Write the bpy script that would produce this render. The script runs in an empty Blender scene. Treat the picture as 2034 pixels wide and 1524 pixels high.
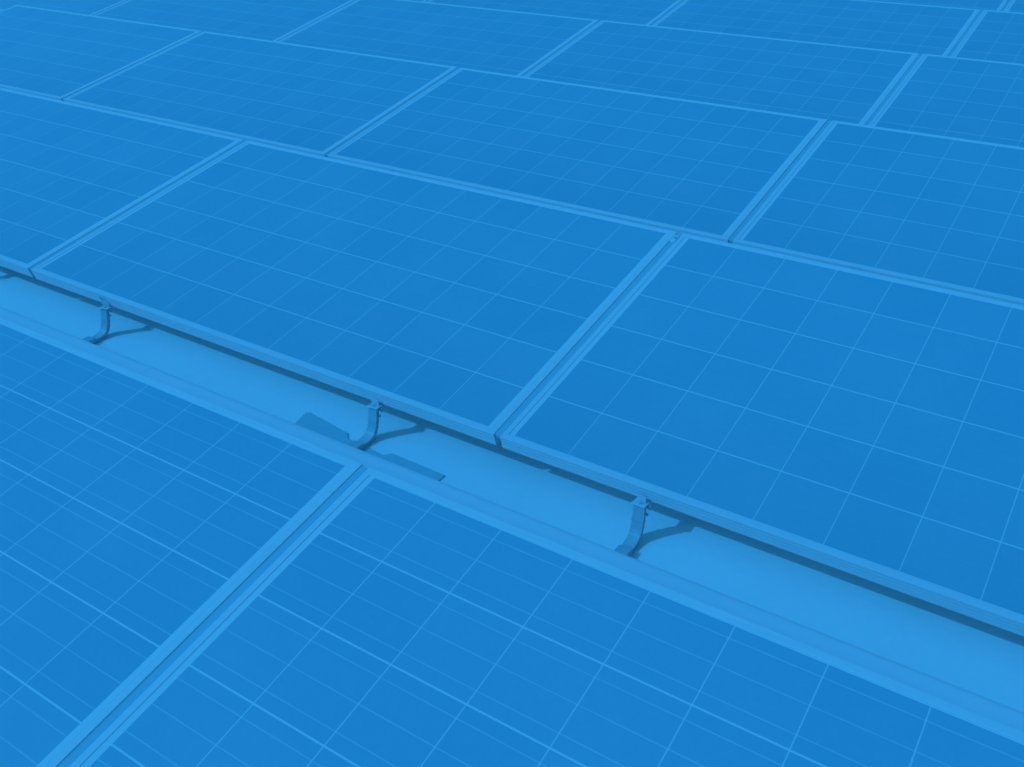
import bpy, bmesh, math, random
from mathutils import Vector, Matrix
random.seed(7)
S = bpy.context.scene
COL = S.collection

# ------------------------------------------------------------------ camera
CAM = dict(x=3.21961, y=-1.48341, z=1.33632, yaw=-0.54846, pitch=-0.53894, roll=-0.0163, f=1871.29, px=199.8, py=-31.8)
cy_, sy_ = math.cos(CAM['yaw']), math.sin(CAM['yaw'])
cp_, sp_ = math.cos(CAM['pitch']), math.sin(CAM['pitch'])
fwd = Vector((sy_ * cp_, cy_ * cp_, sp_)); rt = Vector((cy_, -sy_, 0)); up = rt.cross(fwd)
cr_, sr_ = math.cos(CAM['roll']), math.sin(CAM['roll'])
R_ = cr_ * rt + sr_ * up; U_ = -sr_ * rt + cr_ * up
cd = bpy.data.cameras.new('camera'); cam = bpy.data.objects.new('camera', cd); COL.objects.link(cam)
m = Matrix((R_, U_, -fwd)).transposed().to_4x4(); m.translation = (CAM['x'], CAM['y'], CAM['z'])
cam.matrix_world = m
cd.sensor_width = 36; cd.lens = CAM['f'] / 2034 * 36
cd.shift_x = -CAM['px'] / 2034; cd.shift_y = CAM['py'] / 2034
cd.clip_start = 0.02; cd.clip_end = 2000
S.camera = cam

# ------------------------------------------------------------------ sky, sun, exposure
SUN_TRAVEL = Vector((.080, .072, -.092)).normalized()
el = math.asin(-SUN_TRAVEL.z); az = math.atan2(-SUN_TRAVEL.x, -SUN_TRAVEL.y)
W = bpy.data.worlds.new('World'); S.world = W; W.use_nodes = True
nt = W.node_tree; bg = nt.nodes['Background']
sky = nt.nodes.new('ShaderNodeTexSky'); sky.sky_type = 'NISHITA'; sky.sun_disc = False
sky.sun_elevation = el; sky.sun_rotation = az % (2 * math.pi)
sky.air_density = 1.6; sky.dust_density = 1.0
LIGHT = (.0303, .324, .795)      # the whole place stands in deep blue light
bw = nt.nodes.new('ShaderNodeRGBToBW'); nt.links.new(sky.outputs[0], bw.inputs[0])
tn = nt.nodes.new('ShaderNodeVectorMath'); tn.operation = 'MULTIPLY'; nt.links.new(bw.outputs[0], tn.inputs[0]); tn.inputs[1].default_value = LIGHT
nt.links.new(tn.outputs[0], bg.inputs['Color']); bg.inputs['Strength'].default_value = 0.15
sd = bpy.data.lights.new('sun', 'SUN'); sun = bpy.data.objects.new('sun', sd); COL.objects.link(sun)
sd.energy = 1.2; sd.angle = math.radians(0.5); sd.color = LIGHT
sun.rotation_euler = SUN_TRAVEL.to_track_quat('-Z', 'Y').to_euler()
vs = S.view_settings; vs.view_transform = 'Standard'; vs.look = 'None'; vs.gamma = 1; vs.exposure = 0.67
S.render.engine = 'CYCLES'; S.cycles.max_bounces = 16; S.cycles.diffuse_bounces = 12; S.cycles.glossy_bounces = 6
ILL = LIGHT        # light reaching a level surface, in scene-linear units

# ------------------------------------------------------------------ materials
def lin(c):
    c /= 255.0
    return c / 12.92 if c <= .04045 else ((c + .055) / 1.055) ** 2.4
def tint(rgb, k=1.0): return tuple(min(.95, k * lin(c) / i) for c, i in zip(rgb, ILL)) + (1.0,)

class NB:
    def __init__(s, name, rough=.6, spec=.25, metallic=0.0):
        s.m = bpy.data.materials.new(name); s.m.use_nodes = True; s.t = s.m.node_tree
        s.p = s.t.nodes['Principled BSDF']; s.p.inputs['Roughness'].default_value = rough
        s.p.inputs['Specular IOR Level'].default_value = spec; s.p.inputs['Metallic'].default_value = metallic
        tc = s.t.nodes.new('ShaderNodeTexCoord'); s.co = tc.outputs['Object']
    def math(s, op, a, b=None, c=None, clamp=False):
        n = s.t.nodes.new('ShaderNodeMath'); n.operation = op; n.use_clamp = clamp
        for i, v in enumerate((a, b, c)):
            if v is None: continue
            if isinstance(v, (int, float)): n.inputs[i].default_value = v
            else: s.t.links.new(v, n.inputs[i])
        return n.outputs[0]
    def mix(s, f, a, b):
        n = s.t.nodes.new('ShaderNodeMix'); n.data_type = 'RGBA'
        for i, v in ((0, f), (6, a), (7, b)):
            if isinstance(v, (int, float)): n.inputs[i].default_value = v
            elif isinstance(v, tuple): n.inputs[i].default_value = v
            else: s.t.links.new(v, n.inputs[i])
        return n.outputs[2]
    def noise(s, scale, detail=3, rough=.6, vec=None):
        n = s.t.nodes.new('ShaderNodeTexNoise'); n.inputs['Scale'].default_value = scale
        n.inputs['Detail'].default_value = detail; n.inputs['Roughness'].default_value = rough
        s.t.links.new(vec or s.co, n.inputs['Vector']); return n.outputs['Fac']
    def remap(s, v, a, b, c=0., d=1.):
        n = s.t.nodes.new('ShaderNodeMapRange'); s.t.links.new(v, n.inputs[0])
        for i, q in enumerate((a, b, c, d)): n.inputs[i + 1].default_value = q
        return n.outputs[0]
    def vmap(s, scale):
        n = s.t.nodes.new('ShaderNodeMapping'); n.inputs['Scale'].default_value = scale
        s.t.links.new(s.co, n.inputs['Vector']); return n.outputs[0]
    def bump(s, h, strength, dist):
        n = s.t.nodes.new('ShaderNodeBump'); n.inputs['Strength'].default_value = strength
        n.inputs['Distance'].default_value = dist; s.t.links.new(h, n.inputs['Height'])
        s.t.links.new(n.outputs[0], s.p.inputs['Normal'])
    def color(s, c):
        if isinstance(c, tuple): s.p.inputs['Base Color'].default_value = c
        else: s.t.links.new(c, s.p.inputs['Base Color'])
    def random(s):
        return s.t.nodes.new('ShaderNodeObjectInfo').outputs['Random']

MW, ML, TH = 1.972, 0.992, 0.038         # module length, width, frame depth
PITCH = 0.1594
MXm, MYm = (MW - 12 * PITCH) / 2, (ML - 6 * PITCH) / 2
LIP = 0.0155

def mat_cells(name, ribw, ribc):
    b = NB(name, rough=.34, spec=.12)
    sep = b.t.nodes.new('ShaderNodeSeparateXYZ'); b.t.links.new(b.co, sep.inputs[0])
    x, y = sep.outputs[0], sep.outputs[1]
    u = b.math('DIVIDE', b.math('SUBTRACT', x, MXm), PITCH)
    v = b.math('DIVIDE', b.math('SUBTRACT', y, MYm), PITCH)
    du = b.math('ABSOLUTE', b.math('SUBTRACT', u, b.math('ROUND', u)))    # 0 on a gap between cells
    dv = b.math('ABSOLUTE', b.math('SUBTRACT', v, b.math('ROUND', v)))
    gapu = b.math('LESS_THAN', du, .0012 / PITCH)
    gapv = b.math('LESS_THAN', dv, .0017 / PITCH)
    # outside the grid of cells: white back sheet
    ou = b.math('GREATER_THAN', b.math('ABSOLUTE', b.math('SUBTRACT', u, 6.0)), 6.0 - .0013 / PITCH)
    ov = b.math('GREATER_THAN', b.math('ABSOLUTE', b.math('SUBTRACT', v, 3.0)), 3.0 - .0015 / PITCH)
    sheet = b.math('MAXIMUM', ou, ov)
    # three collector ribbons run along each row of cells
    t = b.math('MULTIPLY', v, 3.0)
    dt = b.math('ABSOLUTE', b.math('SUBTRACT', b.math('FRACT', t), .5))
    rib = b.math('LESS_THAN', dt, ribw * 3 / PITCH)
    ribn = b.noise(9, 2, .5, b.vmap((1.0, 14.0, 1.0)))
    rib = b.math('MULTIPLY', rib, b.remap(ribn, .35, .7, ribc * .75, ribc * 1.25))
    # every cell its own slight tone, with a faint crystal grain
    cell = b.t.nodes.new('ShaderNodeCombineXYZ')
    b.t.links.new(b.math('FLOOR', u), cell.inputs[0]); b.t.links.new(b.math('FLOOR', v), cell.inputs[1])
    b.t.links.new(b.math('MULTIPLY', b.random(), 90.0), cell.inputs[2])
    wn = b.t.nodes.new('ShaderNodeTexWhiteNoise'); wn.noise_dimensions = '3D'; b.t.links.new(cell.outputs[0], wn.inputs['Vector'])
    vor = b.t.nodes.new('ShaderNodeTexVoronoi'); vor.inputs['Scale'].default_value = 95
    b.t.links.new(b.co, vor.inputs['Vector'])
    vs_ = b.t.nodes.new('ShaderNodeSeparateColor'); b.t.links.new(vor.outputs['Color'], vs_.inputs[0])
    tone = b.math('ADD', b.math('MULTIPLY', wn.outputs['Value'], .6), b.math('MULTIPLY', vs_.outputs[0], .22))
    dust = b.remap(b.noise(2.6, 5, .62), .45, .8)
    c = b.mix(tone, C_CELL_A, C_CELL_B)
    c = b.mix(b.math('MULTIPLY', dust, .10), c, C_LINE)
    c = b.mix(rib, c, C_LINE)
    g = b.math('MULTIPLY', b.math('MAXIMUM', b.math('MULTIPLY', gapu, .85), b.math('MULTIPLY', gapv, 1.0)), .82)
    c = b.mix(g, c, C_LINE)
    c = b.mix(sheet, c, C_SHEET)
    # dark seal between glass and frame
    sx = b.math('SUBTRACT', MW / 2, b.math('ABSOLUTE', b.math('SUBTRACT', x, MW / 2)))
    sy = b.math('SUBTRACT', ML / 2, b.math('ABSOLUTE', b.math('SUBTRACT', y, ML / 2)))
    seal = b.math('LESS_THAN', b.math('MINIMUM', sx, sy), LIP + .0022)
    c = b.mix(b.math('MULTIPLY', seal, .8), c, C_SEAL)
    b.color(c)
    b.t.links.new(b.remap(dust, 0, 1, .28, .42), b.p.inputs['Roughness'])
    return b.m

def mat_metal(name, ca, cb, rough=.42, spec=.4, streak=(2, 40, 40), metallic=0.0):
    b = NB(name, rough=rough, spec=spec, metallic=metallic)
    n = b.noise(3, 4, .6, b.vmap(streak)); n2 = b.noise(7, 3)
    f = b.math('ADD', b.math('MULTIPLY', b.remap(n, .3, .7), .6), b.math('MULTIPLY', b.remap(n2, .3, .7), .4))
    b.color(b.mix(f, ca, cb)); b.t.links.new(b.remap(n, .3, .7, rough - .06, rough + .1), b.p.inputs['Roughness'])
    return b.m

def mat_ground():
    b = NB('roof_membrane', rough=.85, spec=.1)
    n = b.noise(2.2, 6, .6); n2 = b.noise(38, 5, .7); n3 = b.noise(420, 2, .5)
    f = b.math('ADD', b.math('MULTIPLY', b.remap(n, .3, .7), .45), b.math('ADD', b.math('MULTIPLY', b.remap(n2, .3, .7), .33), b.math('MULTIPLY', b.remap(n3, .3, .7), .22)))
    b.color(b.mix(f, C_GROUND_A, C_GROUND_B)); b.bump(n3, .5, .0010)
    return b.m

C_CELL_A, C_CELL_B = tint((23, 125, 202), .75), tint((27, 129, 206), .75)
C_LINE, C_SHEET, C_SEAL = tint((45, 149, 221), .84), tint((46, 148, 221), .82), tint((38, 140, 213), .82)
C_GROUND_A, C_GROUND_B = tint((42, 141, 210), 1.05), tint((52, 154, 227), 1.05)
M_CELL = mat_cells('solar_cells_under_glass', .0005, .10); M_CELL_A = mat_cells('ribboned_solar_cells_under_glass', .0011, .35)
M_FRAME = mat_metal('anodised_aluminium_frame', tint((44, 143, 215), .82), tint((48, 149, 223), .82))
M_DEFL = mat_metal('coated_sheet_metal', tint((44, 144, 218), .885), tint((49, 150, 225), .885), rough=.38, streak=(.8, 3, 3))
M_ARM = mat_metal('cast_aluminium', tint((36, 133, 204), .68), tint((44, 143, 216), .72), streak=(20, 20, 20))
M_BOLT = mat_metal('bolt_steel', tint((22, 112, 184)), tint((30, 126, 198)), streak=(60, 60, 60))
M_PATCH = mat_metal('dark_patch', tint((29, 127, 197), .92), tint((31, 130, 200), .92), rough=.8, spec=.1, streak=(12, 12, 12))
M_STRIP = mat_metal('gap_shade_colour', tint((31, 131, 204), .78), tint((35, 136, 208), .78), rough=.75, spec=.1, streak=(12, 2, 12))  # shade of the open gaps between panels, put into a flat colour
M_BACK = mat_metal('white_back_sheet', tint((44, 146, 218)), tint((46, 148, 221)), rough=.7, spec=.1, streak=(5, 5, 5))
M_GROUND = mat_ground()

# ------------------------------------------------------------------ mesh helpers
def tag(o, label=None, cat=None, group=None, kind=None):
    for k, v in (('label', label), ('category', cat), ('group', group), ('kind', kind)):
        if v: o[k] = v
    return o
def link(name, me, mat, parent=None):
    me.materials.clear(); me.materials.append(mat)
    o = bpy.data.objects.new(name, me); COL.objects.link(o)
    if parent: o.parent = parent
    return o
def empty(name, loc, label, cat, group):
    o = bpy.data.objects.new(name, None); COL.objects.link(o); o.location = loc
    o.empty_display_size = .05
    return tag(o, label, cat, group)
def mesh(name, vs, fs, smooth=False):
    me = bpy.data.meshes.new(name); me.from_pydata(vs, [], fs); me.update()
    bm = bmesh.new(); bm.from_mesh(me); bmesh.ops.recalc_face_normals(bm, faces=bm.faces); bm.to_mesh(me); bm.free()
    for q in me.polygons: q.use_smooth = smooth
    return me
class MB:
    def __init__(s): s.v = []; s.f = []
    def box(s, a, b, bev=0.0):
        bm = bmesh.new(); bmesh.ops.create_cube(bm, size=1)
        for v in bm.verts: v.co = Vector([(a[i] + b[i]) / 2 + v.co[i] * (b[i] - a[i]) for i in range(3)])
        if bev: bmesh.ops.bevel(bm, geom=bm.edges[:], offset=bev, segments=2, affect='EDGES', profile=.5)
        s.take(bm)
    def take(s, bm):
        n = len(s.v); bm.verts.index_update()
        s.v += [tuple(v.co) for v in bm.verts]; s.f += [[n + v.index for v in f.verts] for f in bm.faces]; bm.free()
    def cyl(s, c, axis, r, h, n=12, r2=None):
        bm = bmesh.new(); bmesh.ops.create_cone(bm, cap_ends=True, segments=n, radius1=r, radius2=r if r2 is None else r2, depth=h)
        q = Vector((0, 0, 1)).rotation_difference(Vector(axis)).to_matrix().to_4x4()
        bmesh.ops.transform(bm, matrix=Matrix.Translation(c) @ q, verts=bm.verts); s.take(bm)
    def strip(s, path, thick, x0, x1):
        """a bent strip of metal: path in (y, z), constant thickness, from x0 to x1"""
        n = len(path); P = [Vector(q) for q in path]; off = []
        for i in range(n):
            a = P[max(0, i - 1)]; b = P[min(n - 1, i + 1)]; d = (b - a).normalized(); off.append(Vector((-d.y, d.x)) * thick / 2)
        base = len(s.v)
        for x in (x0, x1):
            for i in range(n): q = P[i] + off[i]; s.v.append((x, q.x, q.y))
            for i in range(n): q = P[i] - off[i]; s.v.append((x, q.x, q.y))
        A = lambda k, side, i: base + k * 2 * n + side * n + i
        for i in range(n - 1):
            for side in (0, 1): s.f.append([A(0, side, i), A(0, side, i + 1), A(1, side, i + 1), A(1, side, i)])
            for k in (0, 1): s.f.append([A(k, 0, i), A(k, 0, i + 1), A(k, 1, i + 1), A(k, 1, i)])
        for i in (0, n - 1): s.f.append([A(0, 0, i), A(1, 0, i), A(1, 1, i), A(0, 1, i)])
    def me(s, name, smooth=False): return mesh(name, s.v, s.f, smooth)
def curve(pts, n=6):
    out = []
    P = [Vector(q) for q in pts]; P = [2 * P[0] - P[1]] + P + [2 * P[-1] - P[-2]]
    for i in range(1, len(P) - 2):
        for k in range(n):
            t = k / n
            out.append(.5 * (2 * P[i] + (P[i + 1] - P[i - 1]) * t + (2 * P[i - 1] - 5 * P[i] + 4 * P[i + 1] - P[i + 2]) * t * t + (3 * P[i] - P[i - 1] - 3 * P[i + 1] + P[i + 2]) * t ** 3))
    return out + [P[-2]]

# ------------------------------------------------------------------ setting
GZ = -0.130                      # roof level; 0 is the low top edge of a module
TILT = 0.18469; ROWP = 1.38519; COLP = 1.9915; SHX = -(MW - 1.956) / 2
g = mesh('ground', [(-300, -300, GZ), (300, -300, GZ), (300, 300, GZ), (-300, 300, GZ)], [(0, 1, 2, 3)])
tag(link('ground', g, M_GROUND), kind='structure')

# ------------------------------------------------------------------ solar panel
def frame_mesh():
    # profile (inset from the outer edge, height), closed
    pr = [(0, -.0380), (0, -.0302), (.0010, -.0296), (.0010, -.0288), (0, -.0282), (0, -.0206), (.0010, -.0200), (.0010, -.0192), (0, -.0186),
          (0, -.0100), (.0008, -.0095), (.0008, -.0087), (0, -.0082), (0, -.0008), (.0008, 0), (LIP - .0004, 0), (LIP, -.0004), (LIP, -.0060), (.0022, -.0060), (.0022, -.0362), (.026, -.0362), (.026, -.0380)]
    vs = []; n = len(pr)
    for sx, sy in ((0, 0), (1, 0), (1, 1), (0, 1)):
        for d, z in pr: vs.append((d if sx == 0 else MW - d, d if sy == 0 else ML - d, z))
    fs = [[k * n + i, k * n + (i + 1) % n, ((k + 1) % 4) * n + (i + 1) % n, ((k + 1) % 4) * n + i] for k in range(4) for i in range(n)]
    return mesh('frame', vs, fs)
ME_FRAME = frame_mesh()
mb = MB(); mb.box((LIP + .0001, LIP + .0001, -.0068), (MW - LIP - .0001, ML - LIP - .0001, -.0009)); ME_GLASS = mb.me('glass')
mb = MB(); mb.box((LIP - .004, LIP - .004, -.0082), (MW - LIP + .004, ML - LIP + .004, -.0072)); ME_BACK = mb.me('back_sheet')
GAP = 1.9915 - MW
mb = MB(); mb.box((-GAP + .0004, .004, -.0120), (-.0004, ML - .003, -.0016), .0004); ME_STRIP = mb.me('gap_shade_strip')  # added filler in the open gap, stands in for the shade there
ME_GLASS_A = ME_GLASS.copy(); ME_GLASS_A.materials.clear(); ME_GLASS_A.materials.append(M_CELL_A)
mb = MB(); mb.box((MW / 2 - .055, ML - .16, -.0255), (MW / 2 + .055, ML - .05, -.0086), .002); ME_JB = mb.me('junction_box')

ORD = ['first', 'second', 'third', 'fourth', 'fifth', 'sixth']
ROWW = ['front row nearest the camera', 'second row, behind the strip of bare roof', 'third row', 'fourth row', 'fifth row', 'sixth row']
ROWDX = [-.00256, 0, -.009, -.00432, .00333, .003]
ROWDY = [-.00718, 0, 0, 0, 0, 0]; ROWDZ = [-.00332, 0, 0, 0, 0, 0]
VIS = {0: (0, 1), 1: (-1, 1), 2: (-2, 1), 3: (-3, 1), 4: (-2, 1), 5: (-1, 1)}
NOTE = {(0, 0): 'left of the two panels in the front row at the bottom',
        (0, 1): 'right of the two panels in the front row, largest in view',
        (1, -1): 'blue gridded solar panel cut by the left edge just above the roof strip',
        (1, 0): 'whole blue gridded solar panel in the middle of the row above the roof strip',
        (1, 1): 'large blue gridded solar panel cut by the right edge just above the roof strip'}
def make_panel():
    t = empty('solar_panel', (0, 0, 0), '', 'solar panel', 'framed solar panels laid in staggered rows')
    link('frame', ME_FRAME, M_FRAME, t); link('glass', ME_GLASS, M_CELL, t); link('back_sheet', ME_BACK, M_BACK, t); link('junction_box', ME_JB, M_BOLT, t); link('gap_shade_strip', ME_STRIP, M_STRIP, t)
    return t
proto = make_panel(); used = False
def dup(src, loc, rot=None):
    r = src.copy(); COL.objects.link(r); r.location = loc
    if rot: r.rotation_euler = rot
    for ch in src.children:
        c = ch.copy(); COL.objects.link(c); c.parent = r
        for gch in ch.children:
            d = gch.copy(); COL.objects.link(d); d.parent = c
    return r
def row_origin(r): return ROWDX[r] + SHX, (r - 1) * ROWP + ROWDY[r], ROWDZ[r]
for r in range(6):
    ox, oy, oz = row_origin(r); lo, hi = VIS[r]
    for c in range(lo - (1 if r < 2 else 0), hi + (2 if r < 4 else 1)):
        loc = (ox + c * COLP, oy, oz)
        jit = (0, 0) if r < 2 else (random.uniform(-.0006, .0006), random.uniform(-.0008, .0008))
        rot = (TILT + jit[0], jit[1] * .5, 0)
        if not used: o = proto; o.location = loc; o.rotation_euler = rot; used = True
        else: o = dup(proto, loc, rot)
        if c < lo: lb = 'solar panel just past the left view edge in the %s' % ROWW[r].split(',')[0]
        elif c > hi: lb = 'solar panel just past the right view edge in the %s' % ROWW[r].split(',')[0]
        elif (r, c) in NOTE: lb = NOTE[(r, c)]
        else:
            lb = 'blue gridded solar panel, %s from the left in the %s' % (ORD[c - lo], ROWW[r])
            if c == hi: lb = 'blue gridded solar panel at the right end of the %s' % ROWW[r]
        o['label'] = lb
        for ch in o.children:
            if ch.name.startswith('glass'): ch.data = ME_GLASS_A if r == 0 else ME_GLASS

# ------------------------------------------------------------------ wind deflector sheets behind each row
def deflector(x0, x1, low, name='deflector_sheet'):
    # top lip under the frame, long slope, small turned foot; y measured from the low edge of the next row
    path = [(-.434, .134 + low), (-.408, .1385 + low)] + [q[:] for q in curve([(-.400, .1388 + low), (-.375, .1385 + low), (-.352, .1375 + low), (-.341, .1335 + low), (-.3365, .1270 + low), (-.331 + low, .112)], 4)] + [(-.262 + low, GZ + .012), (-.256 + low, GZ + .004 + low), (-.235, GZ + .003 + low)]
    mb = MB(); mb.strip(path, .0016, x0, x1); return mb.me(name, False)

# ------------------------------------------------------------------ mounts
def make_mount():
    t = empty('panel_mount', (0, 0, 0), '', 'mount', 'curved mounting feet between the rows')
    # origin: on the roof straight below the front edge of the panel it holds
    z = -GZ
    mb = MB(); mb.box((-.017, -.44, .0006), (.017, -.060, .0046), .0008); link('base_rail', mb.me('base_rail'), M_ARM, t)
    mb = MB(); mb.box((-.016, -.128, .0046), (.018, -.082, .019), .002); fb = link('foot_block', mb.me('foot_block'), M_ARM, t)
    mb = MB(); mb.box((-.0155, -.112, .0150), (-.0105, -.086, .0193)); link('slot', mb.me('slot'), M_BOLT, fb)
    path = curve([(-.088, .008), (-.064, .007), (-.039, .015), (-.027, .030), (-.019, .052), (-.014, .074), (-.011, z - .0375)], 6)
    mb = MB(); mb.strip(path, .0095, -.0145, .0150)
    for k in (15, 19, 23):                                   # raised ribs pressed into the arm
        a, b_ = path[k], path[k + 1]; d = (b_ - a).normalized() * .0022; c_ = (a + b_) / 2
        mb.strip([(c_ - d)[:], (c_ + d)[:]], .0122, -.0149, .0154)
    arm = link('curved_arm', mb.me('curved_arm'), M_ARM, t)
    mb = MB(); mb.cyl((.0165, -.004, .083), (1, 0, 0), .0042, .010, 8); mb.cyl((.0215, -.004, .083), (1, 0, 0), .0065, .003, 6)
    mb.cyl((.0160, -.012, .067), (1, 0, 0), .0036, .009, 8)
    link('bolt', mb.me('bolt'), M_ARM, arm)
    # clamp: tongue under the frame, upturned plate against its side, with a screw
    mb = MB(); mb.strip([(.014, z - .0405), (-.004, z - .0405), (-.0075, z - .0395), (-.019, z - .0375), (-.0205, z - .0365)], .003, -.0175, .0175)
    mb.strip([(-.0030, z - .0372), (-.0030, z - .0215)], .0022, -.0115, .0115)
    cl = link('clamp', mb.me('clamp'), M_FRAME, t)
    mb = MB(); mb.cyl((0, -.0125, z - .0362), (0, -.16, 1), .0040, .0030, 6); link('screw', mb.me('screw'), M_BOLT, cl)
    # rear post carrying the high edge of the row in front
    mb = MB(); mb.strip(curve([(-.425, .006), (-.420, .05), (-.423, .15), (-.425, .2665)], 4), .006, -.014, .014)
    mb.box((-.014, -.438, .2655), (.014, -.414, .2700), .0006); link('rear_post', mb.me('rear_post'), M_ARM, t)
    return t
mproto = make_mount(); mused = False
MX = (.404, 1.582)
MNOTE = {(1, -1, 1): 'mount foot at the left border of the roof strip, only its shadow showing',
         (1, 0, 0): 'curved mount with a tilted clamp, leftmost of the three on the roof strip',
         (1, 0, 1): 'curved mount beside the dark patch, middle of the three on the roof strip',
         (1, 1, 0): 'curved mount with a pale foot, rightmost and nearest of the three on the strip'}
for r in range(1, 4):
    ox, oy, oz = row_origin(r)
    for c in range(-1 if r == 1 else -2, 2):
        for k, mx in enumerate(MX):
            if r > 1 and (c, k) not in ((-1, 0), (-1, 1), (0, 0), (0, 1), (1, 0)): continue
            x = ox + c * COLP + mx; 
            if r == 1 and c == 0 and k == 1: x -= .006
            loc = (x, oy, GZ)
            if not mused: o = mproto; o.location = loc; mused = True
            else: o = dup(mproto, loc)
            if r == 1:
                o.rotation_euler = (0, 0, {(0, 0): .07, (0, 1): -.02, (1, 0): .03}.get((c, k), 0))
                for ch in o.children:
                    if ch.name.startswith('clamp'): ch.rotation_euler = (0, 0, {(0, 0): .30, (0, 1): .12}.get((c, k), -.04))
            if (r, c, k) in ((1, 0, 0), (2, 0, 0)):
                mb = MB(); mb.box((-.0032, -.0022, -.009), (.0032, .0010, .009), .0006)
                sl = link('slot', mb.me('slot'), M_BOLT, o); sl.location = (-.013, -.0025, -GZ - .0135); sl.rotation_euler = (0, -.75, 0)
            if (r, c, k) in MNOTE: o['label'] = MNOTE[(r, c, k)]
            elif r == 1: o['label'] = 'mount of the second row %s' % ('beyond the left border' if c < 0 else 'beyond the right border')
            else: o['label'] = 'hidden mount under the %s half of the %s panel of the %s row' % (('left', 'right')[k], {-2: 'far left', -1: 'left', 0: 'middle', 1: 'right'}[c], ORD[r])

for r in range(0, 3):
    ox, oy, oz = row_origin(r + 1)
    if r == 0: segs = [(-2.4, -.80, 0), (-.802, 1.18, .0003), (1.176, 3.073, 0), (3.069, 5.2, .0003)]
    else: segs = [(-2.0, 2.0, 0), (1.99, 6.0, .0017)]
    names = ['beyond the left border', 'running off the left border', 'in the middle beside the dark patch', 'running off the right border'] if r == 0 else ['on the left', 'on the right']
    for (x0, x1, low), nm in zip(segs, names):
        o = link('wind_deflector', deflector(0, x1 - x0, low), M_DEFL)
        o.location = (ox + x0, oy, 0)
        tag(o, 'pale sheet deflector behind the %s row, %s' % (('front', 'second', 'third')[r], nm), 'wind deflector', 'sheet metal deflectors behind the rows')

# ------------------------------------------------------------------ clamps between two panels of a row
def gap_clamp(r, v, depth, label):
    ox, oy, oz = row_origin(r); t = empty('panel_clamp', (ox + COLP - (COLP - MW) / 2, oy + v * math.cos(TILT), oz + v * math.sin(TILT)), label, 'clamp', 'small clamps between panels')
    t.rotation_euler = (TILT, 0, 0)
    mb = MB(); mb.box((-.0085, -.018, -.032), (.0085, .018, depth), .0012); link('body', mb.me('body'), M_FRAME, t)
    mb = MB(); mb.cyl((0, 0, depth + .0015), (0, 0, 1), .0045, .004, 6); link('screw', mb.me('screw'), M_ARM, t)
gap_clamp(1, .955, .0012, 'small pale clamp at the far end of the gap splitting the second row')
gap_clamp(4, .20, .001, 'small pale clamp in the gap at the upper right corner')

# ------------------------------------------------------------------ thin flat dark patch on the roof by the middle mount
mb = MB()
poly = [(1.335, -.099), (1.318, -.036), (1.330, -.030), (1.494, -.052), (1.512, -.070), (1.650, -.079), (1.665, -.062), (1.846, -.066), (1.848, -.099)]
n = len(poly); z0, z1 = GZ + .0005, GZ + .0035
vsx = [(x, y, z0) for x, y in poly] + [(x, y, z1) for x, y in poly]
fsx = [list(range(n))[::-1], list(range(n, 2 * n))] + [[i, (i + 1) % n, n + (i + 1) % n, n + i] for i in range(n)]
tag(link('dark_patch', mesh('dark_patch', vsx, fsx), M_PATCH), 'thin flat dark patch lying on the roof under the middle curved mount', 'mat')
